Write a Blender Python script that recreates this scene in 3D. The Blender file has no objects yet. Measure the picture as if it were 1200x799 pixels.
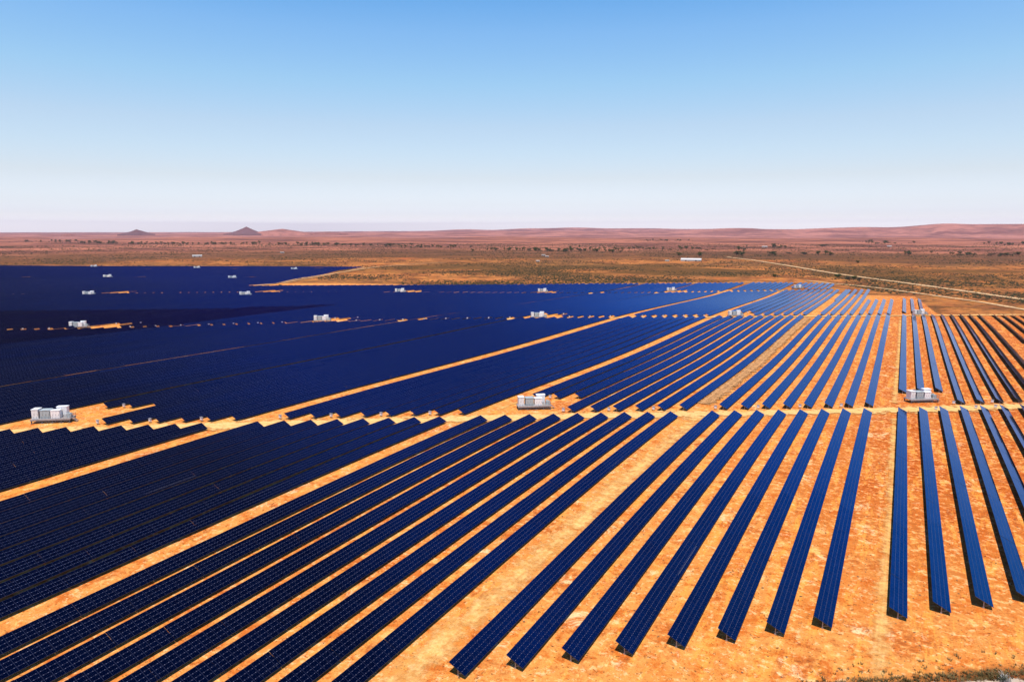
import bpy, bmesh, math, random
import numpy as np
from mathutils import Vector, Matrix
random.seed(11); rng = np.random.default_rng(4)
S = bpy.context.scene
COL = S.collection
# ------------------------------------------------------------------ camera
CAM_Z = 60.0
cam_d = bpy.data.cameras.new('camera'); cam = bpy.data.objects.new('camera', cam_d); COL.objects.link(cam)
F_PX = 820.0
cam_d.sensor_width = 36.0; cam_d.lens = F_PX/1200*36; cam_d.clip_start = .5; cam_d.clip_end = 90000
pitch = math.atan(129.5/F_PX); psi = math.atan(462/math.hypot(F_PX, 129.5))
cam.location = (0, 0, CAM_Z); cam.rotation_euler = (math.pi/2-pitch, 0, psi)
S.camera = cam
# ------------------------------------------------------------------ light
SUN_EL, SUN_AZ = math.radians(72), math.radians(150)     # azimuth measured from +Y towards +X
sun_d = bpy.data.lights.new('sun', 'SUN'); sun = bpy.data.objects.new('sun', sun_d); COL.objects.link(sun)
sun_d.energy = 4.6; sun_d.angle = math.radians(.53); sun_d.color = (1, .95, .87)
sv = Vector((math.cos(SUN_EL)*math.sin(SUN_AZ), math.cos(SUN_EL)*math.cos(SUN_AZ), math.sin(SUN_EL)))
sun.rotation_euler = sv.to_track_quat('Z', 'Y').to_euler(); sun.location = (0, 0, 300)
W = bpy.data.worlds.new('World'); S.world = W; W.use_nodes = True
wn = W.node_tree.nodes; wl = W.node_tree.links
sky = wn.new('ShaderNodeTexSky'); sky.sky_type = 'NISHITA'; sky.sun_disc = False
sky.sun_elevation = SUN_EL; sky.sun_rotation = SUN_AZ
sky.altitude = 300; sky.air_density = 1.0; sky.dust_density = .5; sky.ozone_density = 2.5
bg = wn['Background']; bg.inputs[1].default_value = .15
# the clear desert sky: deeper blue overhead, white towards the dusty horizon (by real elevation)
tc = wn.new('ShaderNodeTexCoord'); sx = wn.new('ShaderNodeSeparateXYZ'); wl.new(tc.outputs['Generated'], sx.inputs[0])
cr = wn.new('ShaderNodeValToRGB'); wl.new(sx.outputs[2], cr.inputs[0]); e = cr.color_ramp.elements
SKY = [(0.0, (1.60, 1.60, 1.95)), (.0096, (1.46, 1.46, 1.80)), (.0178, (1.08, 1.06, 1.29)), (.0237, (.96, .945, 1.17)), (.035, (.91, .87, 1.02)), (.071, (.92, .80, .80)), (.105, (.94, .855, .82)), (.139, (.96, .885, .83)),
       (.193, (.84, .955, .92)), (.254, (.70, .935, 1.02)), (.29, (.54, .88, 1.04)), (.5, (.21, .48, .80)), (.66, (.12, .50, 1.05)), (.74, (.09, .33, .66)), (.80, (.045, .14, .29)), (1.0, (.04, .12, .26))]
while len(e) < len(SKY): e.new(.5)
for el_, (ps, cl) in zip(e, SKY): el_.position = ps; el_.color = cl+(1,)
mx = wn.new('ShaderNodeMix'); mx.data_type = 'RGBA'; mx.blend_type = 'MULTIPLY'; mx.inputs[0].default_value = 1
wl.new(sky.outputs[0], mx.inputs[6]); wl.new(cr.outputs[0], mx.inputs[7]); wl.new(mx.outputs[2], bg.inputs[0])
S.view_settings.view_transform = 'Standard'; S.view_settings.look = 'None'
S.view_settings.exposure = .3; S.view_settings.gamma = 1.0; S.view_settings.use_curve_mapping = False
S.cycles.max_bounces = 5; S.cycles.diffuse_bounces = 1; S.cycles.glossy_bounces = 3
S.cycles.transparent_max_bounces = 12; S.cycles.volume_bounces = 0
TERRAIN = [(-47,72,-1.6),(-5,106,-1.06),(-47,222,-0.92),(-5,260,-5.47),(-58,209,10.04),(-106,173,6.59),(-116,166,0.29),(-158,133,8.76),(-170,124,2.52),(-206,94,7.62),(-47,235,-13.94),(-47,532,5.69),(-116,48,0.09),(-116,123,-7.43),(-170,74,-6.61),(-116,175,2.41),(-116,219,-7.38),(-116,426,-9.3),(-116,498,-3.2),(-116,703,0.18),(-116,906,2.63),(-170,137,-6.4),(-170,182,-9.85),(-170,435,17.27),(-170,621,1.01),(-226,125,5.18),(-226,243,3.86),(-226,391,-5.06),(-226,499,-4.45),(-226,745,-2.03),(-283,127,-2.03),(-283,304,2.51),(-283,513,-0.93),(-58,64,2.4),(-58,219,14.65),(5,117,-1.8),(40,150,-0.47),(5,270,0.1),(40,300,3.97),(100,300,-0.35),(5,580,-4.36),(70,620,1.84),(-400,250,-2.61),(-450,200,0.68),(-100,900,-1.89),(0,750,0.64)]
TREES = [(-4095,2205),(-3911,2155),(-3949,2160),(-4595,2286),(-3961,2226),(-4241,2370),(-4437,2341),(-4222,2249),(-4752,2359),(-4207,2164),(-4299,2360),(-4291,2365),(-4409,2373),(-4392,2177),(-3659,2172),(-3038,2149),(-3435,2076),(-3341,2137),(-3492,2071),(-3190,2111),(-3202,2220),(-3570,2193),(-3740,2189),(-3507,2125),(-3684,2087),(-3551,2170),(-3211,2188),(-3526,2144),(-3372,2239),(-3209,2267),(-3179,2133),(-3648,2074),(-3471,2135),(-3840,2179),(-3504,2066),(-3540,2095),(-3055,2135),(-3537,2164),(-3329,2122),(-3598,2087),(-3148,2135),(-3598,2054),(-3708,2143),(-3247,2111),(-3411,2085),(-3417,2188),(-3597,2187),(-3765,2170),(-2718,2216),(-3115,2285),(-2671,2313),(-2970,2287),(-2785,2227),(-2914,2267),(-2996,2152),(-3085,2206),(-2801,2354),(-2708,2227),(-2776,2237),(-3064,2223),(-2969,2172),(-2978,2243),(-2615,2271),(-2688,2323),(-2846,2228),(-2928,2288),(-2988,2300),(-2848,2180),(-2667,2297),(-2910,2284),(-2796,2450),(-2475,2321),(-2592,2332),(-2518,2359),(-2528,2343),(-2289,2340),(-2373,2395),(-2119,2316),(-2269,2294),(-2191,2347),(-2485,2401),(-2346,2355),(-2223,2310),(-2149,2302),(-2308,2354),(-2106,2290),(-2266,2312),(-2079,2310),(-1990,2250),(-2258,2367),(-2348,2325),(-1906,2421),(-1876,2320),(-1967,2443),(-1895,2366),(-1926,2375),(-1870,2295),(-1878,2309),(-1993,2297),(-1532,2186),(-1591,2147),(-1524,2283),(-1555,2237),(-1683,2180),(-1603,2217),(-1651,2213),(-1545,2219),(-1488,2219),(-1570,2128),(-1675,2143),(-1596,2186),(-1609,2116),(-1598,2242),(-1525,2274),(-1526,2236),(-1471,2175),(-1442,2270),(-974,2013),(-1131,2062),(-1037,2014),(-916,1977),(-1048,2043),(-994,2104),(-1172,1992),(-1062,2073),(-1006,1972),(-1107,2022),(-1160,2035),(-948,2055),(-919,1984),(-1058,2055),(-939,2039),(-1104,2039),(-938,2040),(-1129,2012),(-1163,1985),(-1098,2044),(-970,1987),(-1201,1992),(-1098,1951),(-1008,2065),(-1159,2056),(-949,2067),(-1040,2026),(-1021,2011),(-1028,2081),(-1010,2057),(-882,2180),(-930,2173),(-901,2190),(-783,2038),(-1075,2367),(-825,2000),(-748,2019),(-985,2158),(-880,2121),(-788,2033),(-818,1996),(-922,2200),(-803,2145),(-884,2066),(-958,2123),(-818,2103),(-895,2086),(-792,2149),(-868,2117),(-895,2192),(-969,2192),(-833,2203),(-785,2402),(-629,2387),(-856,2442),(-560,2306),(-692,2532),(-639,2479),(-654,2340),(-683,2511),(-759,2375),(-825,2456),(-775,2535),(-717,2542),(-857,2514),(-897,2598),(-1251,4151),(-1255,4414),(-1368,4418),(-1284,4280),(-1199,4266),(-1421,4289),(-1402,4304),(-459,1821),(-466,1850),(-500,2506),(-484,2425),(-501,2557),(-521,2606),(-466,2420),(-433,2248),(-432,2819),(-456,2976),(-393,2817),(-355,2691),(-401,2731),(-436,2817),(-459,2978),(-171,2043),(-240,2073),(-169,2046),(-188,2100),(-202,2065),(-236,2049),(-276,3023),(-287,3072),(11,2186),(10,2212),(11,2203),(2,2190),(149,2201),(110,2271),(117,2266),(158,2186),(154,2249),(129,2153),(240,2208),(237,2249),(221,2244),(229,2215),(256,2239),(224,2229),(-314,2005),(-307,1982),(-309,1937),(-293,1933),(-85,3947),(-116,3902),(-183,4209),(-151,4123),(-84,4202),(-184,4568),(-177,4516),(-127,3917),(381,4053),(396,4026),(408,3734),(357,4172),(391,3662),(411,3889),(472,3964),(321,3943)]

# ------------------------------------------------------------------ helpers
TA = np.array(TERRAIN, float)
def terr(X, Y):
    X = np.asarray(X, float); Y = np.asarray(Y, float)
    X, Y = np.broadcast_arrays(X, Y)
    z = 60-59.9-5.6/(1+np.exp(-np.clip((Y-620)/70, -60, 60)))
    for a, b, w in TA: z = z+w*np.exp(-((X-a)**2+(Y-b)**2)/(2*110.0**2))
    return z
def tz(x, y): return float(terr(x, y))
def tag(o, label=None, cat=None, group=None, kind=None):
    if label: o['label'] = label
    if cat: o['category'] = cat
    if group: o['group'] = group
    if kind: o['kind'] = kind
    return o
def empty(name, loc, rz=0):
    o = bpy.data.objects.new(name, None); COL.objects.link(o); o.location = loc; o.rotation_euler = (0, 0, rz)
    o.empty_display_size = .5; return o
class MB:
    def __init__(s): s.v = []; s.f = []; s.uv = []; s.mi = []
    def quad(s, pts, uv=None, mi=0):
        n = len(s.v); s.v += [tuple(p) for p in pts]; s.f.append(tuple(range(n, n+len(pts))))
        s.uv += (uv or [(0, 0)]*len(pts)); s.mi.append(mi)
    def box(s, x0, y0, z0, x1, y1, z1, mi=0, taper=0):
        t = taper
        a = [(x0, y0, z0), (x1, y0, z0), (x1, y1, z0), (x0, y1, z0), (x0+t, y0+t, z1), (x1-t, y0+t, z1), (x1-t, y1-t, z1), (x0+t, y1-t, z1)]
        for f in ((0, 3, 2, 1), (4, 5, 6, 7), (0, 1, 5, 4), (1, 2, 6, 5), (2, 3, 7, 6), (3, 0, 4, 7)): s.quad([a[i] for i in f], mi=mi)
    def bar(s, p, q, r, mi=0):
        p, q = Vector(p), Vector(q); d = (q-p).normalized()
        u = d.cross(Vector((0, 0, 1)) if abs(d.z) < .9 else Vector((1, 0, 0))).normalized()*r; w = d.cross(u).normalized()*r
        a = [p-u-w, p+u-w, p+u+w, p-u+w]; b = [x+(q-p) for x in a]
        s.quad(a[::-1], mi=mi); s.quad(b, mi=mi)
        for i in range(4): j = (i+1) % 4; s.quad([a[i], a[j], b[j], b[i]], mi=mi)
    def mesh(s, name, mats):
        m = bpy.data.meshes.new(name); m.from_pydata(s.v, [], s.f)
        for t in (mats if isinstance(mats, (list, tuple)) else [mats]): m.materials.append(t)
        ul = m.uv_layers.new(name='UVMap'); ul.data.foreach_set('uv', np.array(s.uv, dtype=np.float32).ravel())
        m.polygons.foreach_set('material_index', s.mi); m.update(); return m
    def build(s, name, mats, parent=None):
        o = bpy.data.objects.new(name, s.mesh(name, mats)); COL.objects.link(o); o.parent = parent; return o
def copy_tree(o, parent=None):
    c = o.copy(); COL.objects.link(c); c.parent = parent
    for ch in list(o.children): copy_tree(ch, c)
    return c
def bevel(o, w=.04):
    m = o.modifiers.new('bevel', 'BEVEL'); m.width = w; m.segments = 2; m.limit_method = 'ANGLE'; return o
# node helper
class NT:
    def __init__(s, name, rough=.9):
        s.m = bpy.data.materials.new(name); s.m.use_nodes = True; s.n = s.m.node_tree.nodes; s.l = s.m.node_tree.links
        s.b = s.n['Principled BSDF']; s.b.inputs['Roughness'].default_value = rough
        if rough >= .9: s.b.inputs['Specular IOR Level'].default_value = .05
    def new(s, t, **k):
        x = s.n.new(t)
        for a, b in k.items(): setattr(x, a, b)
        return x
    def put(s, node, i, v):
        if isinstance(v, (int, float)): node.inputs[i].default_value = v
        elif isinstance(v, (tuple, list)): node.inputs[i].default_value = tuple(v)+((1,) if len(v) == 3 and node.inputs[i].type == 'RGBA' else ())
        else: s.l.new(v, node.inputs[i])
    def math(s, op, a, b=0.0, c=0.0, clamp=False):
        x = s.new('ShaderNodeMath', operation=op, use_clamp=clamp); s.put(x, 0, a); s.put(x, 1, b); s.put(x, 2, c); return x.outputs[0]
    def mix(s, f, a, b, mode='MIX'):
        x = s.new('ShaderNodeMix', data_type='RGBA', blend_type=mode); s.put(x, 0, f); s.put(x, 6, a); s.put(x, 7, b); return x.outputs[2]
    def noise(s, vec, scale, detail=4, rough=.55, dist=0):
        x = s.new('ShaderNodeTexNoise'); s.put(x, 'Vector', vec); x.inputs['Scale'].default_value = scale
        x.inputs['Detail'].default_value = detail; x.inputs['Roughness'].default_value = rough; x.inputs['Distortion'].default_value = dist
        return x.outputs['Fac']
    def ramp(s, f, lo, hi):
        x = s.new('ShaderNodeMapRange'); x.interpolation_type = 'SMOOTHSTEP'; s.put(x, 0, f); s.put(x, 1, lo); s.put(x, 2, hi); return x.outputs[0]
    def pos(s): return s.new('ShaderNodeNewGeometry').outputs['Position']
    def scalev(s, v, sc):
        x = s.new('ShaderNodeVectorMath', operation='MULTIPLY'); s.put(x, 0, v); x.inputs[1].default_value = sc; return x.outputs[0]
    def base(s, c): s.put(s.b, 'Base Color', c)
    def bump(s, h, strength=.4, dist=.1):
        x = s.new('ShaderNodeBump'); s.put(x, 'Height', h); x.inputs['Strength'].default_value = strength; x.inputs['Distance'].default_value = dist
        s.l.new(x.outputs[0], s.b.inputs['Normal'])
def plain(name, c, rough=.6, metal=0, var=.12, sc=1.5):
    t = NT(name, rough); t.b.inputs['Metallic'].default_value = metal
    n = t.noise(t.pos(), sc, 4)
    t.base(t.mix(t.ramp(n, .3, .7), tuple(x*(1-var) for x in c), tuple(min(1, x*(1+var)) for x in c))); return t.m
# ------------------------------------------------------------------ materials
def panel_mat(name, c, c2, edge=(.40, .56, 1.0)):
    t = NT(name, .06); uv = t.new('ShaderNodeUVMap').outputs[0]
    sep = t.new('ShaderNodeSeparateXYZ'); t.l.new(uv, sep.inputs[0]); u, v = sep.outputs[0], sep.outputs[1]
    fu = t.math('FRACT', t.math('DIVIDE', u, 1.21)); fv = t.math('FRACT', t.math('MULTIPLY', v, 4))
    du = t.math('ABSOLUTE', t.math('SUBTRACT', fu, .5)); dv = t.math('ABSOLUTE', t.math('SUBTRACT', fv, .5))
    lu = t.math('GREATER_THAN', du, .485); lv = t.math('GREATER_THAN', dv, .468)
    ln = t.math('MAXIMUM', lu, lv)
    fu2 = t.math('ABSOLUTE', t.math('SUBTRACT', t.math('FRACT', t.math('DIVIDE', u, .605)), .5))
    clip = t.math('MULTIPLY', t.math('LESS_THAN', fu2, .07), t.math('GREATER_THAN', dv, .44))
    inn = t.math('MULTIPLY', t.math('GREATER_THAN', v, .03), t.math('LESS_THAN', v, .97))
    clip = t.math('MULTIPLY', clip, inn)
    # one tone per module
    cell = t.new('ShaderNodeCombineXYZ'); t.l.new(t.math('FLOOR', t.math('DIVIDE', u, 1.21)), cell.inputs[0]); t.l.new(t.math('FLOOR', t.math('MULTIPLY', v, 4)), cell.inputs[1])
    oi = t.new('ShaderNodeObjectInfo'); t.l.new(t.math('MULTIPLY', oi.outputs['Random'], 50), cell.inputs[2])
    wn_ = t.new('ShaderNodeTexWhiteNoise', noise_dimensions='3D'); t.l.new(cell.outputs[0], wn_.inputs['Vector'])
    dust = t.noise(t.pos(), .035, 3)
    col = t.mix(wn_.outputs[0], c, c2)
    col = t.mix(t.math('MULTIPLY', t.ramp(dust, .45, .75), .02), col, (.30, .17, .10))
    col = t.mix(ln, col, (.014, .014, .036)); col = t.mix(clip, col, (.12, .12, .18))
    t.base(col); t.put(t.b, 'Metallic', t.math('SUBTRACT', 1, t.math('MAXIMUM', ln, clip)))
    t.b.inputs['Specular Tint'].default_value = edge+(1,)      # blue anti-reflection coating
    t.put(t.b, 'Roughness', t.math('ADD', .07, t.math('MULTIPLY', t.math('MAXIMUM', ln, clip), .5)))
    return t.m
M = {}
M['panel'] = panel_mat('panel_glass', (.026, .070, .138), (.036, .086, .168))
M['panel_bright_refl'] = panel_mat('panel_glass_bright_reflection', (.042, .086, .165), (.050, .100, .190))  # lighter copy of the same glass, a brighter sky reflection painted in
M['panel_dim_refl'] = panel_mat('panel_glass_dim_reflection', (.013, .026, .062), (.017, .032, .075), (.18, .28, .7))  # darker copy of the same glass, a dimmer sky reflection painted in
M['back'] = plain('panel_back', (.035, .033, .035), .7)
M['frame_edge'] = plain('panel_edge', (.05, .045, .05), .5)
M['galv'] = plain('galvanised_steel', (.32, .31, .30), .55, .4)
M['white'] = plain('white_painted_steel', (.80, .80, .79), .45, var=.04)
M['cream'] = plain('cream_painted_steel', (.70, .71, .70), .5, var=.05)
M['grey'] = plain('grey_painted_steel', (.36, .41, .42), .5, var=.08)
M['darkgrey'] = plain('dark_steel', (.09, .09, .10), .6)
M['deck'] = plain('steel_deck', (.30, .27, .26), .7)
M['roofw'] = plain('metal_roof', (.62, .60, .56), .5, var=.06, sc=.2)
M['roofdull'] = plain('dusty_roof', (.46, .40, .34), .6)
M['wall'] = plain('shed_wall', (.50, .44, .38), .8)
M['trunk'] = plain('bark', (.12, .08, .05), .9)
def foliage(name, a, b):
    t = NT(name, .9); oi = t.new('ShaderNodeObjectInfo'); n = t.noise(t.pos(), .35, 3)
    t.base(t.mix(t.ramp(n, .3, .7), a, b)); return t.m
M['leaf'] = foliage('leaves', (.035, .055, .012), (.085, .105, .025))
M['leaf2'] = foliage('leaves_grey', (.05, .055, .03), (.10, .095, .05))
M['scrub'] = foliage('scrub_leaves', (.07, .055, .02), (.20, .14, .06))
M['saltbush'] = foliage('saltbush_leaves', (.022, .022, .010), (.065, .050, .022))
M['pale'] = plain('bleached_twigs', (.62, .58, .52), .8)

def ground_mat():
    t = NT('desert_ground', .95); p = t.pos()
    sep = t.new('ShaderNodeSeparateXYZ'); t.l.new(p, sep.inputs[0]); X, Y = sep.outputs[0], sep.outputs[1]
    n_big = t.noise(p, .011, 5, .6); n_mid = t.noise(p, .07, 6, .65); n_fine = t.noise(p, .9, 6, .7); n_gr = t.noise(p, 4.0, 3, .7)
    # inside the farm: graded sand, paler where vehicles run, redder where the topsoil was left
    n_v = t.noise(p, .33, 7, .78, .4); n_s = t.noise(p, 1.7, 5, .75)
    n_st = t.noise(t.scalev(p, (1, .16, 1)), .42, 6, .72, .3)      # strips along the rows, left by the graders
    sand = t.mix(t.ramp(n_mid, .36, .62), (.62, .20, .038), (.76, .34, .085))
    red = t.mix(t.ramp(n_fine, .38, .62), (.32, .055, .008), (.68, .175, .026))
    side = t.ramp(t.math('ADD', X, t.math('MULTIPLY', t.math('SUBTRACT', n_big, .5), 60)), -45, 5)
    depth = t.ramp(t.math('ADD', Y, t.math('MULTIPLY', n_mid, 60)), 110, 220)
    rf = t.math('MULTIPLY', t.math('MULTIPLY', side, depth), t.ramp(n_mid, .22, .55))
    rf = t.math('MAXIMUM', rf, t.math('MULTIPLY', t.ramp(n_mid, .50, .62), .85))
    farm = t.mix(rf, sand, red)
    farm = t.mix(t.math('MULTIPLY', t.ramp(n_st, .50, .62), .7), farm, (.80, .34, .060))
    farm = t.mix(t.math('MULTIPLY', t.ramp(n_v, .51, .60), .8), farm, (.54, .12, .014))
    farm = t.mix(t.math('MULTIPLY', t.ramp(n_v, .44, .35), .8), farm, (.86, .46, .14))
    farm = t.mix(t.math('MULTIPLY', t.ramp(n_fine, .54, .64), .6), farm, (.90, .58, .27))
    farm = t.mix(t.math('MULTIPLY', t.ramp(n_s, .54, .62), .5), farm, (.36, .085, .014))
    farm = t.mix(t.math('MULTIPLY', t.ramp(t.noise(p, .14, 7, .8, .6), .57, .68), .8), farm, (.92, .64, .34))     # washed-out pale patches
    # dark pebbles and dry weeds
    spots = t.math('MULTIPLY', t.ramp(n_s, .43, .37), t.ramp(n_v, .42, .54))
    farm = t.mix(t.math('MULTIPLY', spots, .9), farm, (.11, .040, .014))
    # open plain outside
    pn1 = t.noise(p, .0028, 6, .62, .6); pn2 = t.noise(p, .018, 6, .72); pn3 = t.noise(p, .10, 5, .75); pn4 = t.noise(p, .035, 5, .7, .5)
    pl = t.mix(t.ramp(pn2, .40, .60), (.19, .058, .018), (.52, .180, .045))
    pl = t.mix(t.math('MULTIPLY', t.ramp(pn1, .44, .58), .7), pl, (.17, .075, .025))
    pl = t.mix(t.math('MULTIPLY', t.ramp(pn4, .52, .62), .8), pl, (.52, .20, .040))
    pl = t.mix(t.math('MULTIPLY', t.ramp(pn3, .50, .38), .85), pl, (.045, .034, .012))
    pl = t.mix(t.math('MULTIPLY', t.ramp(t.noise(p, .006, 7, .7, 1.0), .56, .66), .8), pl, (.50, .13, .028))
    dist = t.new('ShaderNodeVectorMath', operation='LENGTH'); t.l.new(p, dist.inputs[0]); dist = dist.outputs['Value']
    far = t.mix(t.ramp(t.noise(p, .0016, 8, .75), .42, .58), (.14, .050, .030), (.44, .155, .085))
    far = t.mix(t.math('MULTIPLY', t.ramp(t.noise(p, .007, 6, .75), .52, .64), .6), far, (.055, .026, .015))
    dw = t.math('ADD', dist, t.math('MULTIPLY', pn1, 900))
    pl = t.mix(t.ramp(dw, 1900, 3200), pl, far)
    # olive belt of low bush along the creek line
    belt = t.math('MULTIPLY', t.ramp(dw, 1950, 2250), t.ramp(dw, 3000, 2550))
    pl = t.mix(t.math('MULTIPLY', belt, t.math('MULTIPLY', t.ramp(pn2, .36, .52), .8)), pl, (.080, .040, .016))
    b2 = t.math('MULTIPLY', t.ramp(dw, 1480, 1600), t.ramp(dw, 1980, 1800))
    pl = t.mix(t.math('MULTIPLY', b2, t.math('MULTIPLY', t.ramp(pn1, .42, .52), .8)), pl, (.10, .050, .012))
    # farm outline in world metres, soft edge
    wob = t.math('MULTIPLY', t.math('SUBTRACT', n_big, .5), 50)
    lim = t.math('ADD', t.math('ADD', 955.0, t.math('MULTIPLY', X, .55)), wob)
    limr = t.math('MAXIMUM', t.math('SUBTRACT', 800.0, t.math('MULTIPLY', t.math('MAXIMUM', t.math('SUBTRACT', X, 12), 0), 14)), t.math('ADD', 588, t.math('MULTIPLY', X, .76)))
    lim = t.math('MINIMUM', lim, t.math('ADD', limr, wob))
    inside = t.ramp(t.math('SUBTRACT', lim, Y), -12, 14)
    near = t.math('MULTIPLY', t.ramp(n_mid, .3, .6), 1)
    # weedy ungraded ground just in front of the first rows
    fr = t.math('SUBTRACT', t.math('SUBTRACT', Y, 99.0), t.math('MULTIPLY', X, .70))
    fr = t.math('ADD', fr, t.math('MULTIPLY', t.math('SUBTRACT', n_mid, .5), 9))
    inside = t.math('MULTIPLY', inside, t.math('MAXIMUM', t.ramp(fr, -1.5, 1.5), t.ramp(X, -8, -16)))
    t.base(t.mix(inside, pl, farm))
    t.bump(t.math('ADD', t.math('MULTIPLY', n_fine, 1.0), t.math('MULTIPLY', n_gr, .5)), .75, .3)
    return t.m
M['ground'] = ground_mat()
def track_mat(name, a, b, hard=.5):
    t = NT(name, .95); p = t.pos(); uv = t.new('ShaderNodeUVMap').outputs[0]
    sep = t.new('ShaderNodeSeparateXYZ'); t.l.new(uv, sep.inputs[0]); v = sep.outputs[1]
    n = t.noise(p, .3, 6, .75); n2 = t.noise(p, .9, 6, .8)
    e = t.math('SUBTRACT', 1, t.math('ABSOLUTE', t.math('SUBTRACT', t.math('MULTIPLY', v, 2), 1)))
    al = t.ramp(t.math('ADD', e, t.math('MULTIPLY', t.math('SUBTRACT', n, .5), 3.0)), .2, hard+.15)
    wheel = t.math('ABSOLUTE', t.math('SUBTRACT', t.math('ABSOLUTE', t.math('SUBTRACT', v, .5)), .15))
    col = t.mix(t.ramp(n2, .38, .62), a, b)
    col = t.mix(t.math('MULTIPLY', t.ramp(wheel, .07, .02), .35), col, tuple(min(1, x*1.25) for x in b))
    t.base(col); t.put(t.b, 'Alpha', al); return t.m
M['track'] = track_mat('sand_track', (.66, .34, .11), (.80, .47, .18))
M['track_far'] = track_mat('pale_track', (.42, .20, .08), (.62, .38, .19), .8)
M['track_wide'] = track_mat('wide_pale_track', (.50, .27, .12), (.72, .48, .26), .7)
M['track_grey'] = track_mat('grey_gravel_track', (.40, .30, .22), (.52, .41, .31), .3)
M['track_scrub'] = track_mat('scrubby_strip', (.26, .12, .05), (.58, .30, .12), .5)
M['track_pale'] = track_mat('pale_sand_strip', (.72, .34, .09), (.84, .48, .17), 1.2)

# ------------------------------------------------------------------ ground: one polar sheet out to 28 km
def base_far(r): return r
radii = [0.0]+list(np.geomspace(6, 28000, 210))
# finer azimuth steps ahead of the camera
azs = list(np.linspace(-100, 40, 281))+list(np.linspace(40, 260, 56))[1:-1]
A = np.radians(np.array(azs)); Rr = np.array(radii[1:])
GX = Rr[:, None]*np.sin(A)[None]; GY = Rr[:, None]*np.cos(A)[None]
GZ = terr(GX, GY)
def undul(X, Y):
    d = np.hypot(X, Y); k = np.clip((d-1800)/2500, 0, 1)
    return k*(2.2*np.sin(X/610+1.3)*np.cos(Y/530)+1.6*np.sin((X+Y)/337))
GZ += undul(GX, GY)
nv, na = len(Rr), len(A)
verts = [(0, 0, tz(0, 0))]+list(map(tuple, np.stack([GX, GY, GZ], -1).reshape(-1, 3)))
faces = []
for j in range(na):
    faces.append((0, 1+(j+1) % na, 1+j))
for i in range(nv-1):
    for j in range(na):
        a = 1+i*na+j; b = 1+i*na+(j+1) % na; faces.append((a, b, b+na, a+na))
gm = bpy.data.meshes.new('ground'); gm.from_pydata(verts, [], faces); gm.materials.append(M['ground'])
gm.polygons.foreach_set('use_smooth', [True]*len(faces)); gm.update()
gnd = bpy.data.objects.new('ground', gm); COL.objects.link(gnd); tag(gnd, kind='structure')
bm = bmesh.new(); bm.from_mesh(gm); bmesh.ops.recalc_face_normals(bm, faces=bm.faces)
if sum(f.normal.z for f in list(bm.faces)[:50]) < 0: bmesh.ops.reverse_faces(bm, faces=bm.faces)
bm.to_mesh(gm); bm.free()

def ribbon(name, pts, w, mat, off=.05, step=8, kind='structure'):
    P = [Vector(p) for p in pts]; mb = MB(); out = []
    for a, b in zip(P, P[1:]):
        n = max(1, int((b-a).length/step))
        for i in range(n): out.append(a.lerp(b, i/n))
    out.append(P[-1])
    # smooth the polyline
    for _ in range(6):
        out = [out[0]]+[(out[i-1]+out[i]*2+out[i+1])/4 for i in range(1, len(out)-1)]+[out[-1]]
    L = 0; prev = None
    for i, p in enumerate(out):
        d = (out[min(i+1, len(out)-1)]-out[max(i-1, 0)]).normalized(); nrm = Vector((-d.y, d.x))
        ww = w*(1+.12*math.sin(i*.7)+.1*random.uniform(-1, 1))
        o = off+.0006*p.length
        cur = []
        for k in range(5):
            q = p+nrm*ww*(k/4-.5); z = tz(q.x, q.y)+float(undul(q.x, q.y))+o
            cur.append(((q.x, q.y, z), (L, k/4)))
        if prev:
            for k in range(4):
                qs = [prev[k+1], prev[k], cur[k], cur[k+1]]
                mb.quad([q[0] for q in qs], [q[1] for q in qs])
        prev = cur
        if i < len(out)-1: L += (out[i+1]-p).length
    o = mb.build(name, mat); tag(o, kind=kind); return o

# ------------------------------------------------------------------ layout of the farm (metres; rows run along +Y)
P_ROW = 6.0; K0 = .785
def Y1(x): return 253+.76*(x+5)
def Y2(x): return Y1(x)+316
def Y3(x): return Y1(x)+632
def Y4(x): return Y1(x)+965
def Y5(x): return Y1(x)+1290
def Ynear(x): return 113+.87*x
def interp(x, pts):
    pts = sorted(pts); xs = [p[0] for p in pts]; ys = [p[1] for p in pts]; return float(np.interp(x, xs, ys))
blocks = [('r', [-i for i in range(0, 9)]), ('r2', [-9-i-.6 for i in range(0, 10)]),
          ('l', [1.66+i for i in range(8)]), ('m', [10.5+i for i in range(9)]), ('n', [20.15+i for i in range(8)]),
          ('o', [29.2+i*.96 for i in range(9)]), ('p', [38.5+i*.955 for i in range(9)])]
k = 48.0; q = []
while k*P_ROW < 1560: q.append(k); k += 1.0 if len(q) % 9 else 1.25
blocks.append(('q', q))
def colX(k): return (K0-k)*P_ROW
W_H, RISE, LOW = 2.6, 1.27, .6
TILT = math.atan2(RISE, W_H)
def in_poly(x, y, poly):
    c = False; n = len(poly)
    for i in range(n):
        (x1, y1), (x2, y2) = poly[i], poly[(i+1) % n]
        if (y1 > y) != (y2 > y) and x < (x2-x1)*(y-y1)/(y2-y1)+x1: c = not c
    return c
def WEDGE(x, y):   # tables whose dimmer sky reflection is painted into the glass colour
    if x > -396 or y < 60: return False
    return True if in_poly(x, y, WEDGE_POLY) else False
WEDGE_POLY = [(-397, 432), (-455, 360), (-523, 313), (-580, 265), (-703, 163), (-820, 60), (-500, 60), (-404, 150), (-399, 240), (-397, 315)]
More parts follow.
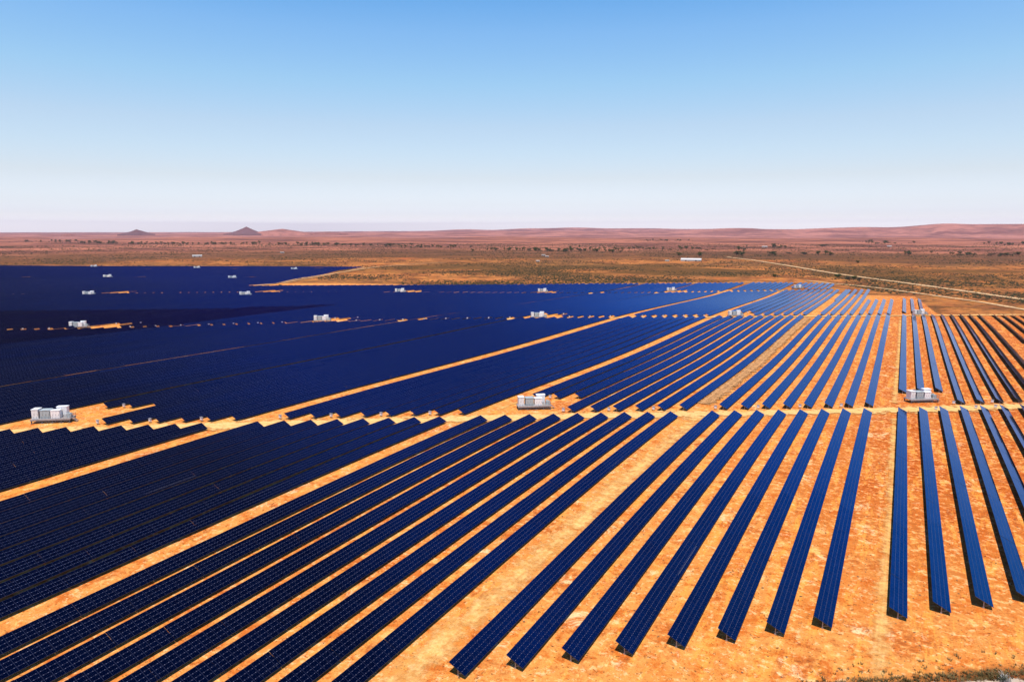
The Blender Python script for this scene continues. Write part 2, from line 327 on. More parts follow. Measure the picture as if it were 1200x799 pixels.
def table_rows(mb, X, ya, yb, jitter=True):
    """glass tables of one row, each 12 m, following the ground"""
    row_dt = random.gauss(0, .009)
    n = max(1, round((yb-ya)/12.1)); L = (yb-ya)/n; g = .012
    ys = ya+np.arange(n+1)*L; zs = terr(np.full(n+1, X-1.3), ys)
    for i in range(n):
        y0, y1 = ys[i]+g, ys[i+1]-g; z0, z1 = zs[i], zs[i+1]
        dt = random.gauss(row_dt, .007)
        w = W_H/2; r = RISE/2+w*dt; c = LOW+RISE/2
        dz = random.gauss(0, .012)
        lo0 = Vector((X, y0, z0+c-r+dz)); lo1 = Vector((X, y1, z1+c-r+dz)); hi0 = Vector((X-W_H, y0, z0+c+r+dz)); hi1 = Vector((X-W_H, y1, z1+c+r+dz))
        t = Vector((0, 0, -.05)); u0, u1 = ys[i]-ya, ys[i+1]-ya
        ym = (y0+y1)/2
        mi = 2 if WEDGE(X, ym) else (3 if X > -60 and (158 < ym < Y1(X)+3 or ym > 415-.3*X) else 0)  # steps in the sky reflection, painted by swapping glass copies along the row
        mb.quad([lo0, lo1, hi1, hi0], [(u0, 0), (u1, 0), (u1, 1), (u0, 1)], mi)
        mb.quad([hi0+t, hi1+t, lo1+t, lo0+t], mi=1)
        for a, b in ((lo0, hi0), (hi0, hi1), (hi1, lo1), (lo1, lo0)): mb.quad([a, b, b+t, a+t][::-1], mi=1)
    return ys, zs
def frame_mesh(mb, X, ya, yb):
    n = max(2, int((yb-ya)/3.03)); ys = np.linspace(ya+.35, yb-.35, n); zs = terr(np.full(n, X-1.3), ys)
    for i, (y, z) in enumerate(zip(ys, zs)):
        c = z+LOW+RISE/2-.14
        if 0 < i < n-1: mb.box(X-1.36, y-.05, z-.1, X-1.24, y+.05, c)
        mb.bar((X-2.45, y, z+LOW+RISE*2.45/2.6-.13), (X-.12, y, z+LOW+RISE*.12/2.6-.13), .045)
        if i % 2 == 0: mb.bar((X-1.3, y, z+.35), (X-.45, y, z+LOW+RISE*.45/2.6-.15), .03)
    for fx in (.5, 2.1):
        for i in range(0, n-1, 2):
            j = min(i+2, n-1); o = LOW+RISE*fx/2.6-.075
            mb.bar((X-fx, ys[i], zs[i]+o), (X-fx, ys[j], zs[j]+o), .03)
    return [(ys[0], zs[0]), (ys[-1], zs[-1])]
post_mesh = None
def make_row(k, ya, yb, detail, label, group):
    X = colX(k); mb = MB()
    table_rows(mb, X, ya, yb)
    root = empty('solar_panel_row', (X-1.3, ya, tz(X-1.3, ya)))
    off = Vector(root.location)
    def shift(m): m.v = [(a-off.x, b-off.y, c-off.z) for a, b, c in m.v]
    shift(mb); mb.build('panel_array', [M['panel'], M['back'], M['panel_dim_refl'], M['panel_bright_refl']], root)
    if detail:
        fb = MB(); ends = frame_mesh(fb, X, ya, yb); shift(fb); fb.build('support_frame', M['galv'], root)
        for y, z in ends:
            pb = MB(); pb.box(X-1.37, y-.06, z-.1, X-1.23, y+.06, z+LOW+RISE/2-.14); pb.box(X-1.44, y-.09, z-.1, X-1.16, y-.06, z+.2)
            shift(pb); pb.build('post', M['galv'], root)
    return tag(root, label, 'solar panels', group)
ORD = ['', 'first', 'second', 'third', 'fourth', 'fifth', 'sixth', 'seventh', 'eighth', 'ninth', 'tenth']
def ordw(i):
    if i <= 10: return ORD[i]
    s = 'th' if 10 <= i % 100 <= 20 else {1: 'st', 2: 'nd', 3: 'rd'}.get(i % 10, 'th'); return f'{i}{s}'
side_txt = {'r': 'right of the straight gap', 'r2': 'in the dark rows by the plain', 'l': 'between straight gap and widest sandy aisle', 'm': 'past the widest sandy aisle',
            'n': 'past the second orange aisle', 'o': 'past the third orange aisle', 'p': 'past the thin dark aisle', 'q': 'past the last thin orange aisle'}
band_txt = {1: 'nearest band', 2: 'second band', 3: 'third band', 4: 'fourth band', 5: 'fifth band', 6: 'last band'}
def row_id(b, i, band): return f'{ordw(i+1)} row {side_txt[b]}, {band_txt[band]}'
rows = []   # (sizekey, b, i, band, k, ya, yb)
combiners = []
for b, ks in blocks:
    for i, k in enumerate(ks):
        X = colX(k)
        lim = -X/2.35 if X < 0 else X/.14
        # leftmost three rows of every second block stop short behind a station
        cut = 24 if (b == 'r' and i < 3) or (b in 'mo' and i >= 6) or (b == 'q' and i % 18 in (6, 7, 8)) else 0
        segs = []
        if b in ('r', 'l', 'm', 'n', 'o'):
            segs.append((1, Ynear(X)-(0 if b in 'rl' else 14), Y1(X)))
        segs.append((2, Y1(X)+10+cut, Y2(X)))
        if b == 'r2':
            segs = [(1, Ynear(X), Y1(X)), (2, Y1(X)+10, Y2(X)-2)]
            if i == 0: segs[1] = (2, 459, Y2(X))
        if b == 'r': 
            if i < 3: segs.append((3, Y2(X)+10+cut*.6, 750))
        elif b == 'l': segs.append((3, Y2(X)+10, interp(X, [(-50, 838), (-29, 856)]) if i >= 4 else 720+(X+19)*.9))
        elif b == 'm': segs.append((3, Y2(X)+10+cut, min(Y3(X), 836 if i == 0 else 2000)))
        elif b != 'r2': segs.append((3, Y2(X)+10+cut, Y3(X)))
        if b not in ('r', 'r2', 'l') and X > -638:
            top = interp(X, [(-614, 530), (-507, 631), (-328, 806), (-145, 914), (-77, 935), (-50, 900)])
            if not (b == 'm' and i < 2): segs.append((4, Y3(X)+10+cut, top))
        if b == 'q' and X <= -638:
            edge = interp(X, [(-640, 583), (-688, 656), (-743, 763), (-808, 869), (-839, 962)])
            top = interp(X, [(-1560, 560), (-1404, 650), (-1020, 883), (-839, 962)])
            if X < -839: edge = 1e9
            T_ = min(edge, top)
            notch = lambda base, w: base
            segs.append((4, Y3(X)+10+cut, min(Y4(X), T_)))
            segs.append((5, Y4(X)+10+cut, min(Y5(X), T_)))
            segs.append((6, Y5(X)+10+cut, T_))
        for band, ya, yb in segs:
            if yb-ya < 8: continue
            if X < 0 and yb < lim: continue
            if X > 0 and X/yb > .20: continue
            ymid = max(ya, lim if X < 0 else 0)
            size = (yb-ya)/max(40, math.hypot(X, (max(ya, 30)+yb)/2))**2
            rows.append((size, b, i, band, k, ya, yb))
rows.append((1, 'x', 0, 3, 9.05, 692, 838))
rows.sort(key=lambda r: -r[0])
GROUPS = {1: 'solar panel rows in the nearest band', 2: 'solar panel rows in the second band', 3: 'solar panel rows in the third band', 4: 'far solar panel rows', 5: 'far solar panel rows', 6: 'far solar panel rows'}
stuff = MB()
for n, (size, b, i, band, k, ya, yb) in enumerate(rows):
    if n < 300:
        lab = 'short solar panel row alone at the far end of the widest aisle' if b == 'x' else \
            (f'{ordw(i+1)} blue solar panel row {side_txt[b]}, {band_txt[band]}')
        make_row(k, ya, yb, band == 1 or (band == 2 and b in 'rlmnx'), lab, GROUPS[band])
    else: table_rows(stuff, colX(k), ya, yb)
so = stuff.build('far_solar_rows', [M['panel'], M['back'], M['panel_dim_refl'], M['panel_bright_refl']])
tag(so, 'mass of farthest blue solar panel rows below the brown plain', 'solar panels', kind='stuff')
print('rows', len(rows))

# ------------------------------------------------------------------ service roads and strips between blocks
ribbon('service_road', [(x, Y1(x)+5) for x in range(-270, 130, 10)], 11, M['track'])
ribbon('service_road', [(x, Y2(x)+5) for x in range(-600, 130, 10)], 9, M['track'])
ribbon('service_road', [(x, Y3(x)+5) for x in range(-900, -90, 15)], 9, M['track'])
ribbon('service_road', [(x, Y4(x)+5) for x in range(-1300, -700, 15)], 9, M['track'])
ribbon('service_road', [(x, Y5(x)+5) for x in range(-1400, -830, 15)], 9, M['track'])
ribbon('path', [(-55, 45), (-54, 110), (-53, 180), (-53, 222)], 8.0, M['track_pale'])
for xx, ya_, yb_, w_ in [(1.2, 100, 250, 3.6), (-111, 40, 165, 3.4), (-164, 70, 128, 3.4), (-111, 190, 480, 3.0), (1.0, 275, 560, 3.6)]:
    ribbon('path', [(xx, ya_), (xx+.4, (ya_+yb_)/2), (xx, yb_)], w_, M['track_pale'])
ribbon('path', [(-56, 236), (-55.5, 330), (-56, 430), (-55.5, 525)], 8, M['track_scrub'], off=.06)
ribbon('road', [(-30, 73), (0, 94.5), (14, 104.2), (25, 112), (60, 137)], 5, M['track_grey'], off=.02)
top_line = [(-1404, 655), (-1020, 890), (-839, 972), (-800, 893), (-735, 770), (-680, 660), (-640, 592)]
ribbon('path', top_line, 7, M['track_far'], off=.15)
ribbon('path', [(-622, 538), (-507, 641), (-328, 816), (-145, 924), (-72, 945)], 6, M['track_far'], off=.15)
ribbon('road', [(-380, 1770), (-346, 1704), (-296, 1623), (-184, 1386), (-90, 1172), (-27, 1056), (29.5, 955), (66.5, 882), (102, 807), (130, 740)], 17, M['track_wide'], off=.12)
ribbon('road', [(-110, 985), (-71, 939), (-41, 918), (-5, 870), (40, 794), (64, 753), (88, 690), (100, 650)], 11, M['track_wide'], off=.12)
ribbon('road', [(40, 3500), (78, 3474), (151, 3388), (263, 3316), (395, 3281), (700, 3200)], 30, M['track_far'], off=.4)
ribbon('road', [(-632, 545), (-634, 570), (-650, 595), (-700, 675), (-767, 829), (-827, 982), (-832, 1062), (-821, 1189)], 13, M['track_far'], off=.15)

# ------------------------------------------------------------------ inverter stations
def make_station():
    r = empty('inverter_station', (0, 0, 0))
    dk = MB(); dk.box(-6, -1.6, 1.05, 5.0, 2.2, 1.3); dk.box(-6, -1.62, .85, 5.0, -1.5, 1.05); dk.box(-6, 2.1, .85, 5.0, 2.22, 1.05)
    bevel(dk.build('deck', M['deck'], r), .02)
    for x in (-5.7, -2.8, 0, 2.4, 4.7):
        for y in (-1.4, 2.0):
            l = MB(); l.box(x-.12, y-.12, -.3, x+.12, y+.12, .85); l.box(x-.2, y-.2, -.05, x+.2, y+.2, .06); l.build('leg', M['darkgrey'], r)
    br = MB()
    for a, b in ((-5.7, -2.8), (-2.8, 0), (0, 2.4), (2.4, 4.7)): br.bar((a, -1.4, .1), (b, -1.4, .85), .04); br.bar((b, -1.4, .1), (a, -1.4, .85), .04)
    br.build('cross_bracing', M['galv'], r)
    def cab(name, x0, x1, y0, y1, h, mat, doors, z=1.3):
        b = MB(); b.box(x0, y0, z, x1, y1, z+h); o = bevel(b.build(name, mat, r), .05)
        rf = MB(); rf.box(x0-.1, y0-.12, z+h, x1+.1, y1+.12, z+h+.14, taper=.03); bevel(rf.build('roof', mat, o), .02)
        w = (x1-x0)/doors
        for i in range(doors):
            d = MB(); xa, xb = x0+w*i+.08, x0+w*(i+1)-.08; d.box(xa, y0-.05, z+.15, xb, y0-.004, z+h-.15)
            for s_ in range(5): d.box(xa+.2, y0-.09, z+.35+.12*s_, xb-.2, y0-.051, z+.40+.12*s_)
            dd = d.build('door', mat, o)
            hd = MB(); hd.box(xb-.16, y0-.12, z+h*.5-.15, xb-.10, y0-.051, z+h*.5+.15); hd.build('handle', M['darkgrey'], o)
        return o
    cab('inverter_cabinet', -5.7, -3.9, -1.0, 1.4, 2.75, M['cream'], 2)
    cab('inverter_cabinet', -3.4, -.75, -1.0, 1.2, 2.45, M['grey'], 3)
    cab('switch_cabinet', -.45, 2.0, -1.2, .3, 2.35, M['white'], 3)
    cab('transformer_cabinet', .5, 3.3, .6, 2.1, 3.0, M['white'], 2)
    tf = MB(); tf.box(3.5, -.4, 1.3, 4.4, .9, 2.5)
    for i in range(6): tf.box(4.4, -.35+.2*i, 1.45, 4.75, -.30+.2*i, 2.4)
    for y in (-.1, .3, .7): tf.bar((3.9, y, 2.5), (3.9, y, 2.95), .06)
    bevel(tf.build('transformer', M['grey'], r), .02)
    rl = MB()
    for x in (2.3, 3.2, 4.1, 4.9): rl.bar((x, -1.5, 1.3), (x, -1.5, 2.35), .03)
    for y in (-.3, .9, 2.1): rl.bar((4.9, y, 1.3), (4.9, y, 2.35), .03)
    for z in (1.85, 2.35): rl.bar((2.3, -1.5, z), (4.9, -1.5, z), .03); rl.bar((4.9, -1.5, z), (4.9, 2.1, z), .03)
    rl.build('railing', M['galv'], r)
    st = MB()
    for i in range(5): st.box(5.02+.26*i, -.4, 1.02-.22*i, 5.3+.26*i, .6, 1.07-.22*i)
    st.bar((5.0, -.42, 1.1), (6.3, -.42, 0), .04); st.bar((5.0, .62, 1.1), (6.3, .62, 0), .04)
    st.build('steps', M['galv'], r)
    return r
ang = math.atan(.76)
st_spots = [(9.8, 283, 'in front of the rightmost rows on first cross road'), (-101.7, 198.5, 'at the middle of first cross road'), (-216.4, 110, 'at the far left end of first cross road'),
            (14, 592, 'before three short rows on second cross road'), (-100, 505, 'on second cross road beside the second orange aisle'), (-213, 421, 'on second cross road amid unbroken blue rows'),
            (-331, 339, 'on second cross road with sandy apron, fourth from right'), (-450, 249, 'on second cross road within the darkest panels'),
            (-101, 846, 'on third cross road nearest the plain'), (-220, 757, 'second from plain on third cross road'), (-331, 663, 'third from plain on third cross road'), (-442, 563, 'fourth from plain on third cross road'),
            (-534, 449, 'on third cross road below the sandy notch'), (-660, 377, 'leftmost on the third cross road'), (-764, 623, 'beside the tip of the sandy notch'), (-905, 543, 'left one of two on the fourth cross road'),
            (-886, 847, 'farthest row of stations, right of three'), (-1058, 791, 'farthest row of stations, middle of three'), (-1243, 723, 'farthest row of stations, left of three')]
proto = make_station()
for n, (x, y, lab) in enumerate(st_spots):
    o = proto if n == 0 else copy_tree(proto)
    o.location = (x, y, tz(x, y)+.05); o.rotation_euler = (0, 0, ang)
    tag(o, 'white inverter station '+lab, 'inverter station', 'inverter stations on the cross roads')
    # sand pad under it
    c, s = math.cos(ang), math.sin(ang)
pads = []
# ------------------------------------------------------------------ combiner boxes at the row ends
def make_combiner():
    r = empty('combiner_box', (0, 0, 0))
    b = MB(); b.box(-.5, -.25, .55, .5, .25, 1.55); bevel(b.build('cabinet', M['cream'], r), .04)
    d = MB(); d.box(-.42, -.29, .63, .42, -.254, 1.47); d.build('door', M['white'], r)
    h = MB(); h.box(-.62, -.4, 1.56, .62, .4, 1.62); h.build('sun_shade', M['galv'], r)
    for x in (-.4, .4): l = MB(); l.box(x-.05, -.05, -.1, x+.05, .05, .55); l.build('leg', M['galv'], r)
    return r
cb = make_combiner(); first = True; ncomb = 0
for (size, b, i, band, k, ya, yb) in rows[:300]:
    if b == 'x' or band == 1: continue
    if (i+(1 if band == 2 else 0)) % 2 or (b == 'r' and band > 2): continue
    X = colX(k); x, y = X-3.6, ya-.6
    if X < 0 and y < -X/2.3: continue
    if band == 4 and b == 'q': continue
    o = cb if first else copy_tree(cb); first = False; ncomb += 1
    o.location = (x, y, tz(x, y)); o.rotation_euler = (0, 0, random.uniform(-.1, .1)); o.scale = (.85,)*3
    tag(o, f'white combiner box at {ordw(i+1)} row {side_txt[b]}, {band_txt[band]}', 'combiner box', 'combiner boxes at the row ends')
for j, kk in enumerate((-2, -4, -5)):
    o = copy_tree(cb); X = colX(kk); y = Y1(X)+.8; o.location = (X-3.4, y, tz(X-3.4, y))
    tag(o, f'white combiner box on far end of {ordw(-kk+1)} row right of the straight gap', 'combiner box', 'combiner boxes at the row ends')

# ------------------------------------------------------------------ trees and bushes
def leaf_crown(mb, n, rx, ry, rz, cz, leaf, clumps=7, seed=0):
    rnd = random.Random(seed); cs = []
    for _ in range(clumps):
        a = rnd.uniform(0, 6.283); r = rnd.uniform(.15, .75); cs.append((rx*r*math.cos(a), ry*r*math.sin(a), cz+rz*rnd.uniform(-.5, .65), rnd.uniform(.32, .55)))
    for _ in range(n):
        cx, cy, cz_, cr = rnd.choice(cs)
        u = Vector((rnd.gauss(0, 1), rnd.gauss(0, 1), rnd.gauss(0, 1))).normalized()*(rnd.random()**.4)
        p = Vector((cx+u.x*rx*cr, cy+u.y*ry*cr, max(leaf*.4, cz_+u.z*rz*cr)))
        d = Vector((rnd.gauss(0, 1), rnd.gauss(0, 1), rnd.gauss(0, .6))).normalized(); e = d.cross(Vector((rnd.gauss(0, 1), rnd.gauss(0, 1), rnd.gauss(0, 1)))).normalized()
        s = leaf*rnd.uniform(.6, 1.3)
        mb.quad([p-d*s, p+e*s*.6, p+d*s, p-e*s*.6])
    return cs
def make_tree(seed, h, w, mat, bush=False):
    r = empty('desert_bush' if bush else 'desert_tree', (0, 0, 0)); rnd = random.Random(seed)
    t = MB(); cr = MB()
    cz = h*(.5 if bush else .62); cs = leaf_crown(cr, 900 if bush else 620, w/2, w/2, h*.5, cz, w*.045, 9, seed)
    lean = Vector((rnd.uniform(-.1, .1)*h, rnd.uniform(-.1, .1)*h, h*.4))
    t.bar((0, 0, -.3), lean*.6, .03*h); t.bar(lean*.6, lean, .022*h)
    for c in cs[:6]: t.bar(lean*.6, (c[0]*.8, c[1]*.8, c[2]), .009*h)
    t.build('trunk', M['trunk'], r); cr.build('crown', mat, r); return r
protos = [make_tree(1, 8, 10, M['leaf']), make_tree(2, 7, 11, M['leaf2']), make_tree(3, 9, 8, M['leaf'])]
bushes = [make_tree(4, 4.2, 8, M['leaf'], True), make_tree(5, 3.6, 6.5, M['leaf2'], True)]
used = [False]*5
def plant(kind, x, y, s, label, group, cat):
    src = (protos+bushes)[kind]
    o = src if not used[kind] else copy_tree(src)
    used[kind] = True
    o.location = (x, y, tz(x, y)+float(undul(x, y))); o.rotation_euler = (0, 0, random.uniform(0, 6.28)); o.scale = (s*1.2, s*1.2, s*.8) if kind < 3 else (s*1.05, s*1.05, s*1.1)
    return tag(o, label, cat, group)
for (x, y, s, kd, lab) in [(-157, 1039, 1.0, 3, 'round green bush standing alone beyond the far edge of panels'), (-78, 1065, 1.35, 3, 'largest round green bush on the bend of the pale track'),
        (-63, 1034, 1.25, 4, 'broad green bush, first of three right of the track bend'), (-57, 1047, 1.1, 3, 'tall green bush, middle of three beside the pale track'), (-49, 1030, 1.0, 4, 'small green bush, last of three beside the pale track')]:
    plant(kd, x, y, s, lab, 'green bushes beside the pale track', 'bush')
def cluster(x, y):
    px = x/max(1, y)
    if px < -1.38: return ('dark tree in the hazy tree line far left under the pointed hills', 'trees in the far left tree line')
    if px < -1.05: return ('dark tree in the hazy tree line below the pointed hill', 'trees below the pointed hill')
    if px < -.85: return ('tree in the sparse line below the reddish hill', 'trees below the reddish hill')
    if px < -.62: return ('dark tree in the evenly spaced line left of the dense grove', 'trees in the evenly spaced line')
    if px < -.42: return ('dark green tree in the dense grove at the middle of the plain', 'trees in the dense grove')
    if px < -.24: return ('scattered dark tree between the dense grove and the long shed', 'scattered trees left of the shed')
    if px < -.05: return ('scattered dark tree on the plain beyond the long shed', 'scattered trees beyond the shed')
    return ('dark tree in the bushy belt on the right of the plain', 'trees in the right bushy belt')
TREES += [(x+random.gauss(0, 45), y+random.gauss(0, 60)) for (x, y) in TREES if x > -3300 and random.random() < .42]
for (x, y) in TREES:
    lab, g = cluster(x, y); d = math.hypot(x, y)
    plant(random.choice((0, 1, 2)), x, y, random.uniform(.7, 1.35)*(1.25 if d < 3000 else 1.55), lab, g, 'tree')
for (x, y, s, lab) in [(-380, 1876, 2.0, 'big dark tree right of the long white-roofed shed'), (-360, 1853, 1.7, 'second big dark tree right of the long white-roofed shed'), (-81, 1558, 1.0, 'lone small tree in the open beyond the pale track')]:
    plant(0, x, y, s, lab, 'lone trees on the plain', 'tree')

def scatter(name, pts, label, cat, mat, smin, smax, flat=.55, far_grow=False, blades=False):
    V = []; Fc = []
    base = np.array([(1, 0, .25), (.3, .95, .3), (-.8, .6, .2), (-.8, -.6, .3), (.3, -.95, .2), (.1, .05, 1.0)])
    fac = [(0, 1, 5), (1, 2, 5), (2, 3, 5), (3, 4, 5), (4, 0, 5)]
    P = np.array(pts); Z = terr(P[:, 0], P[:, 1])+undul(P[:, 0], P[:, 1])
    for (x, y), z in zip(pts, Z):
        if blades:
            s = random.uniform(smin, smax); n = len(V)
            for q_ in range(11):
                a = random.uniform(0, 6.28); r = random.uniform(0, .3)*s; bx, by = x+r*math.cos(a), y+r*math.sin(a); w_ = .05*s+.02
                V += [(bx-w_*math.sin(a), by+w_*math.cos(a), z-.03), (bx+w_*math.sin(a), by-w_*math.cos(a), z-.03), (bx+.45*s*math.cos(a), by+.45*s*math.sin(a), z+s*random.uniform(.3, .8))]
                Fc.append((n, n+1, n+2)); n += 3
            continue
        s = random.uniform(smin, smax)*(1 if not far_grow else 1+max(0, math.hypot(x, y)-1500)/1800); a = random.uniform(0, 6.28); c, sn = math.cos(a), math.sin(a)
        j = 1+.3*rng.standard_normal((6, 3)); b = base*j*s; n = len(V)
        for q in b: V.append((x+q[0]*c-q[1]*sn, y+q[0]*sn+q[1]*c, z-.05*s+q[2]*flat))
        base_pts = n
        Fc += [(n+f[0], n+f[1], n+f[2]) for f in fac]
        Fc += [(n+f[1], n+f[0], n+5) for f in ()]
    m = bpy.data.meshes.new(name); m.from_pydata(V, [], Fc); m.materials.append(mat); m.update()
    o = bpy.data.objects.new(name, m); COL.objects.link(o); tag(o, label, cat, kind='stuff'); return o
# saltbush on the plain: density follows patches
def patch(x, y): return math.sin(x*.011+y*.007)+math.sin(x*.023-y*.013+2)+math.sin(y*.031+x*.004)+random.uniform(-1.2, 1.2)
pts = []
while len(pts) < 38000:
    d = 1/math.sqrt(random.uniform(1/3600**2, 1/760**2)) if random.random() < .6 else random.uniform(760, 3600)
    a = math.radians(random.uniform(-68, 13)); x, y = d*math.sin(a), d*math.cos(a)
    top = interp(x, [(-1560, 560), (-1404, 650), (-1020, 883), (-839, 975)]) if x < -839 else interp(x, [(-839, 975), (-800, 890), (-690, 680), (-640, 600), (-614, 545), (-507, 645), (-328, 820), (-145, 930), (-77, 945), (-40, 880), (0, 780), (60, 730), (100, 700)])
    if y < top+8: continue
    if patch(x, y) < 0: continue
    pts.append((x, y))
for (x, y) in TREES:
    for _ in range(9): pts.append((x+random.gauss(0, 30), y+random.gauss(0, 45)))
scatter('saltbush_scrub', pts, 'dark low saltbush dotted over the brown plain', 'scrub', M['saltbush'], .6, 1.9, far_grow=True)
pts = []
for _ in range(2200): pts.append((random.gauss(-55.3, 1.3), random.uniform(236, 525)))
for _ in range(500):  # weeds in the gaps between left rows
    k = random.choice([12.5, 13.5, 14.5, 15.5, 20.9, 21.9, 22.9, 24, 10.9, 16.5])
    y = random.uniform(40, 210)
    if math.sin(y*.12+k*5) > -.1: pts.append((colX(k)+random.gauss(-3.9, .35), y))
for _ in range(1100): x = random.uniform(-8, 50); pts.append((x, 98.0+.70*x+random.gauss(0, .7)+(random.random() < .15)*random.uniform(0, 5)))
scatter('dry_weeds', pts, 'dry grey green weeds along the strips between panel rows', 'weeds', M['scrub'], .25, .7, blades=True)
pts = []
for _ in range(2200): pts.append((random.uniform(-60, 90), random.uniform(85, 262)))
for _ in range(1200): pts.append((random.uniform(-115, 100), random.uniform(60, 560)))
scatter('small_stones', [p for p in pts if math.sin(p[0]*.3+p[1]*.11)+math.sin(p[1]*.21-p[0]*.13) > -.3], 'small dark stones and dry tufts on the orange soil', 'stones', M['trunk'], .06, .2)

# dead bush with bleached twigs in the near right corner
def dead_bush(x, y, z):
    r = empty('dead_bush', (x, y, z)); b = MB(); tw = MB(); rnd = random.Random(3)
    for _ in range(70):
        a = rnd.uniform(0, 6.28); l = rnd.uniform(.5, 1.5); p = Vector((0, 0, 0)); d = Vector((math.cos(a)*.6, math.sin(a)*.6, rnd.uniform(.4, 1.2))).normalized()
        for s_ in range(3):
            q_ = p+d*l/3; tw.bar(p, q_, .02*(1-s_*.25)); p = q_; d = (d+Vector((rnd.gauss(0, .35), rnd.gauss(0, .35), rnd.gauss(0, .2)))).normalized()
    leaf_crown(b, 260, 1.1, 1.1, .7, .6, .1, 6, 9)
    tw.build('twigs', M['pale'], r); b.build('foliage', M['leaf2'], r)
    return r
db = dead_bush(*(lambda x, y: (x, y, tz(x, y)))(16.3, 107.6)); tag(db, 'bleached dead bush with pale twigs in the near right corner', 'bush')
# ------------------------------------------------------------------ far buildings
def shed(x, y, L, D, h, rz, label, rh=1.2, roof=None):
    r = empty('shed', (x, y, tz(x, y)), rz)
    w = MB(); w.box(-L/2, -D/2, -.5, L/2, D/2, h); w.build('wall', M['wall'], r)
    f = MB(); o = .5
    a = [(-L/2-o, -D/2-o, h), (L/2+o, -D/2-o, h), (L/2+o, 0, h+rh), (-L/2-o, 0, h+rh)]; b = [(-L/2-o, 0, h+rh), (L/2+o, 0, h+rh), (L/2+o, D/2+o, h), (-L/2-o, D/2+o, h)]
    f.quad(a); f.quad(b); f.quad([(-L/2-o, -D/2-o, h), (-L/2-o, 0, h+rh), (-L/2-o, D/2+o, h)]); f.quad([(L/2+o, -D/2-o, h), (L/2+o, D/2+o, h), (L/2+o, 0, h+rh)])
    f.build('roof', roof or (M['roofw'] if L > 15 else M['roofdull']), r)
    for i in range(2): d = MB(); xx = -L/4+i*L/2; d.box(xx-1.6, -D/2-.08, -.3, xx+1.6, -D/2-.004, h*.8); d.build('door', M['darkgrey'], r)
    return tag(r, label, 'shed', 'sheds on the plain')
shed(-401, 1516, 42, 22, 3.2, .2, 'long white-roofed shed beyond the solar field', 3.0)
shed(-440, 1470, 8, 6, 2, .3, 'tiny pale hut left of the long white-roofed shed')
shed(-1548, 1159, 22, 12, 3.0, .9, 'pale low shed on the plain beyond the left panels', 1.6)
shed(-1564, 1451, 10, 7, 3, .6, 'small white hut beyond the sandy notch')
shed(-816, 1634, 9, 8, 3, .4, 'upper small white hut at the middle of the plain')
shed(-769, 1560, 8, 6, 2.4, .4, 'middle small white hut at the middle of the plain')
shed(-671, 1317, 7, 5, 2.4, .4, 'lowest small white hut near the olive bush strip')
shed(-54, 3190, 16, 12, 4, .2, 'distant white building right of the hillside track')
shed(-476, 2873, 20, 12, 4, .2, 'distant white farmhouse among the trees')

# ------------------------------------------------------------------ hills
def hill_mat():
    t = NT('hill_soil', 1.0); p = t.pos(); n = t.noise(p, .0016, 6, .65); n2 = t.noise(p, .008, 5, .7)
    c = t.mix(t.ramp(n, .38, .62), (.23, .090, .072), (.46, .185, .135)); t.base(t.mix(t.math('MULTIPLY', t.ramp(n2, .5, .62), .5), c, (.09, .05, .04))); return t.m
M['hill'] = hill_mat()
def az_of(px):
    f = math.hypot(F_PX, 129.5); return math.atan((px-600)/f)-psi
def ridge(name, prof, R0, wid, wig, seed, base=-9.0):
    """prof: (px, height in metres) along the skyline, placed as a real ridge R0 metres away"""
    rnd = np.random.default_rng(seed); pr = sorted((az_of(a), h) for a, h in prof)
    az = np.linspace(pr[0][0], pr[-1][0], 420); H = np.interp(az, [p[0] for p in pr], [p[1] for p in pr])
    H = np.convolve(np.pad(H, 4, 'edge'), np.ones(9)/9, 'valid')
    wob = sum(np.sin(az*f_+rnd.uniform(0, 6))*a_ for f_, a_ in ((23, .5), (61, .3), (140, .2)))
    rs = np.linspace(-1, 1, 25); V = []; Fc = []
    for i, u in enumerate(rs):
        for j, a in enumerate(az):
            r = R0+wid*u+wig*wob[j]
            sh = math.exp(-(u*2.1)**2); nz = .10*math.sin(a*310+u*9)+.08*math.sin(a*570-u*17)
            z = base+(H[j]-base-5.6)*sh*(1+nz*(1-sh)) + (0 if abs(u) < .98 else -20)
            V.append((r*math.sin(a), r*math.cos(a), z))
    n = len(az)
    for i in range(len(rs)-1):
        for j in range(n-1): q_ = i*n+j; Fc.append((q_, q_+1, q_+n+1, q_+n))
    m = bpy.data.meshes.new(name); m.from_pydata(V, [], Fc); m.materials.append(M['hill']); m.polygons.foreach_set('use_smooth', [True]*len(Fc)); m.update()
    o = bpy.data.objects.new(name, m); COL.objects.link(o); tag(o, kind='structure'); return o
def hm(px_y, R): return 60+(270-px_y)*R/830.0        # skyline height that this range reaches
R1 = 9000
ridge('hills', [(x, hm(y, R1)) for x, y in [(-200, 275), (0, 274.5), (250, 273.5), (380, 272.5), (470, 272), (560, 271), (640, 270), (750, 271), (800, 270), (850, 267), (880, 267), (905, 269), (930, 268.5), (955, 267.5), (1010, 266), (1050, 266.5), (1075, 264.5), (1105, 262.3), (1130, 263.6), (1200, 263.5), (1300, 264), (1400, 268)]], R1, 2600, 350, 2)
R2 = 14000
ridge('hills', [(x, hm(y, R2)) for x, y in [(-200, 274), (0, 273.5), (200, 272), (330, 271.5), (420, 270.8), (500, 270.5), (545, 268.3), (580, 269.5), (610, 267.5), (640, 267.3), (675, 266.2), (710, 267.5), (760, 267.3), (800, 268.3), (850, 268), (1000, 269), (1400, 270)]], R2, 2200, 500, 5)
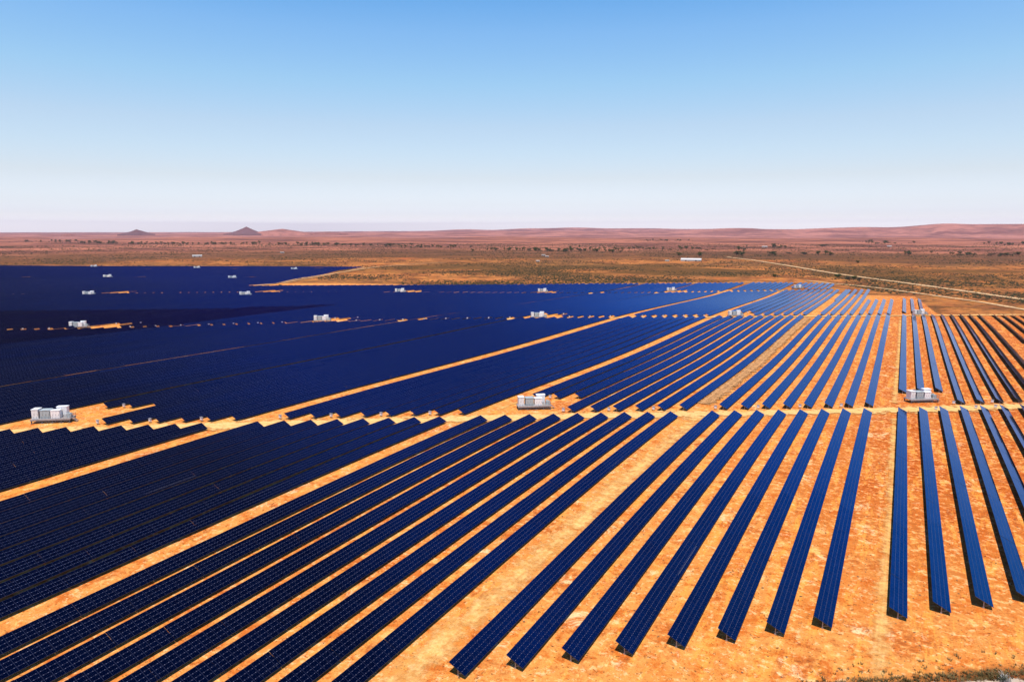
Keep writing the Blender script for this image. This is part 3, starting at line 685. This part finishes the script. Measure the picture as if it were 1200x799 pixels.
def cone(name, px, ytop, ybase, wpx, R, seed, pw=1.3, mat='hill'):
    a = az_of(px); cx, cy = R*math.sin(a), R*math.cos(a); rnd = np.random.default_rng(seed)
    rad = wpx/2*R/830; H = (ybase-ytop)*R/830; zb = hm(ybase, R)
    V = []; Fc = []; nr, ns = 12, 40
    for i in range(nr):
        u = i/(nr-1)
        for j in range(ns):
            th = j/ns*6.283; rr = rad*u*(1+.16*math.sin(3*th+seed)+.10*math.sin(7*th+seed*2)+.05*math.sin(13*th)); z = zb+H*((1-u)**pw)*(1+.06*math.sin(5*th+seed)*u)-(1 if i < nr-1 else 60)
            V.append((cx+rr*math.cos(th), cy+rr*math.sin(th), z))
    for i in range(nr-1):
        for j in range(ns): Fc.append((i*ns+j, i*ns+(j+1) % ns, (i+1)*ns+(j+1) % ns, (i+1)*ns+j))
    m = bpy.data.meshes.new(name); m.from_pydata(V, [], Fc); m.materials.append(M[mat]); m.polygons.foreach_set('use_smooth', [True]*len(Fc)); m.update()
    o = bpy.data.objects.new(name, m); COL.objects.link(o); tag(o, kind='structure'); return o
M['hill_dark'] = plain('dark_hill_rock', (.15, .075, .075), 1.0, sc=.003)
cone('hill', 289, 265.8, 274, 42, 8200, 3, 1.6, 'hill_dark')
cone('hill', 281, 271.3, 274, 26, 8150, 4, 1.2, 'hill_dark')
cone('hill', 300, 271.9, 274, 24, 8230, 6, 1.2, 'hill_dark')
cone('hill', 153, 271.2, 274, 22, 8350, 7, 1.1, 'hill_dark')
cone('hill', 160, 268.8, 274.2, 32, 8400, 5, 1.2, 'hill_dark')
cone('hill', 331, 268.2, 274, 80, 8300, 8, 1.1)
cone('hill', 386, 271.3, 274, 50, 8300, 9, 1.1)
cone('hill', 80, 273.0, 274.5, 12, 8500, 9, 1.0)
# ------------------------------------------------------------------ haze: one even box round camera and scene
hb = MB(); hb.box(-30000, -30000, -35, 30000, 30000, 420); hz = hb.build('haze', []) if False else None
hm_ = bpy.data.materials.new('haze'); hm_.use_nodes = True; hn = hm_.node_tree; hn.nodes.clear()
out = hn.nodes.new('ShaderNodeOutputMaterial'); vol = hn.nodes.new('ShaderNodeVolumePrincipled')
vol.inputs['Color'].default_value = (.80, .66, .84, 1); vol.inputs['Density'].default_value = 3.0e-5; vol.inputs['Anisotropy'].default_value = .2
hn.links.new(vol.outputs[0], out.inputs['Volume'])
hz = hb.build('haze', hm_); tag(hz, 'thin pale haze over the plain', 'haze', kind='stuff')
del hb
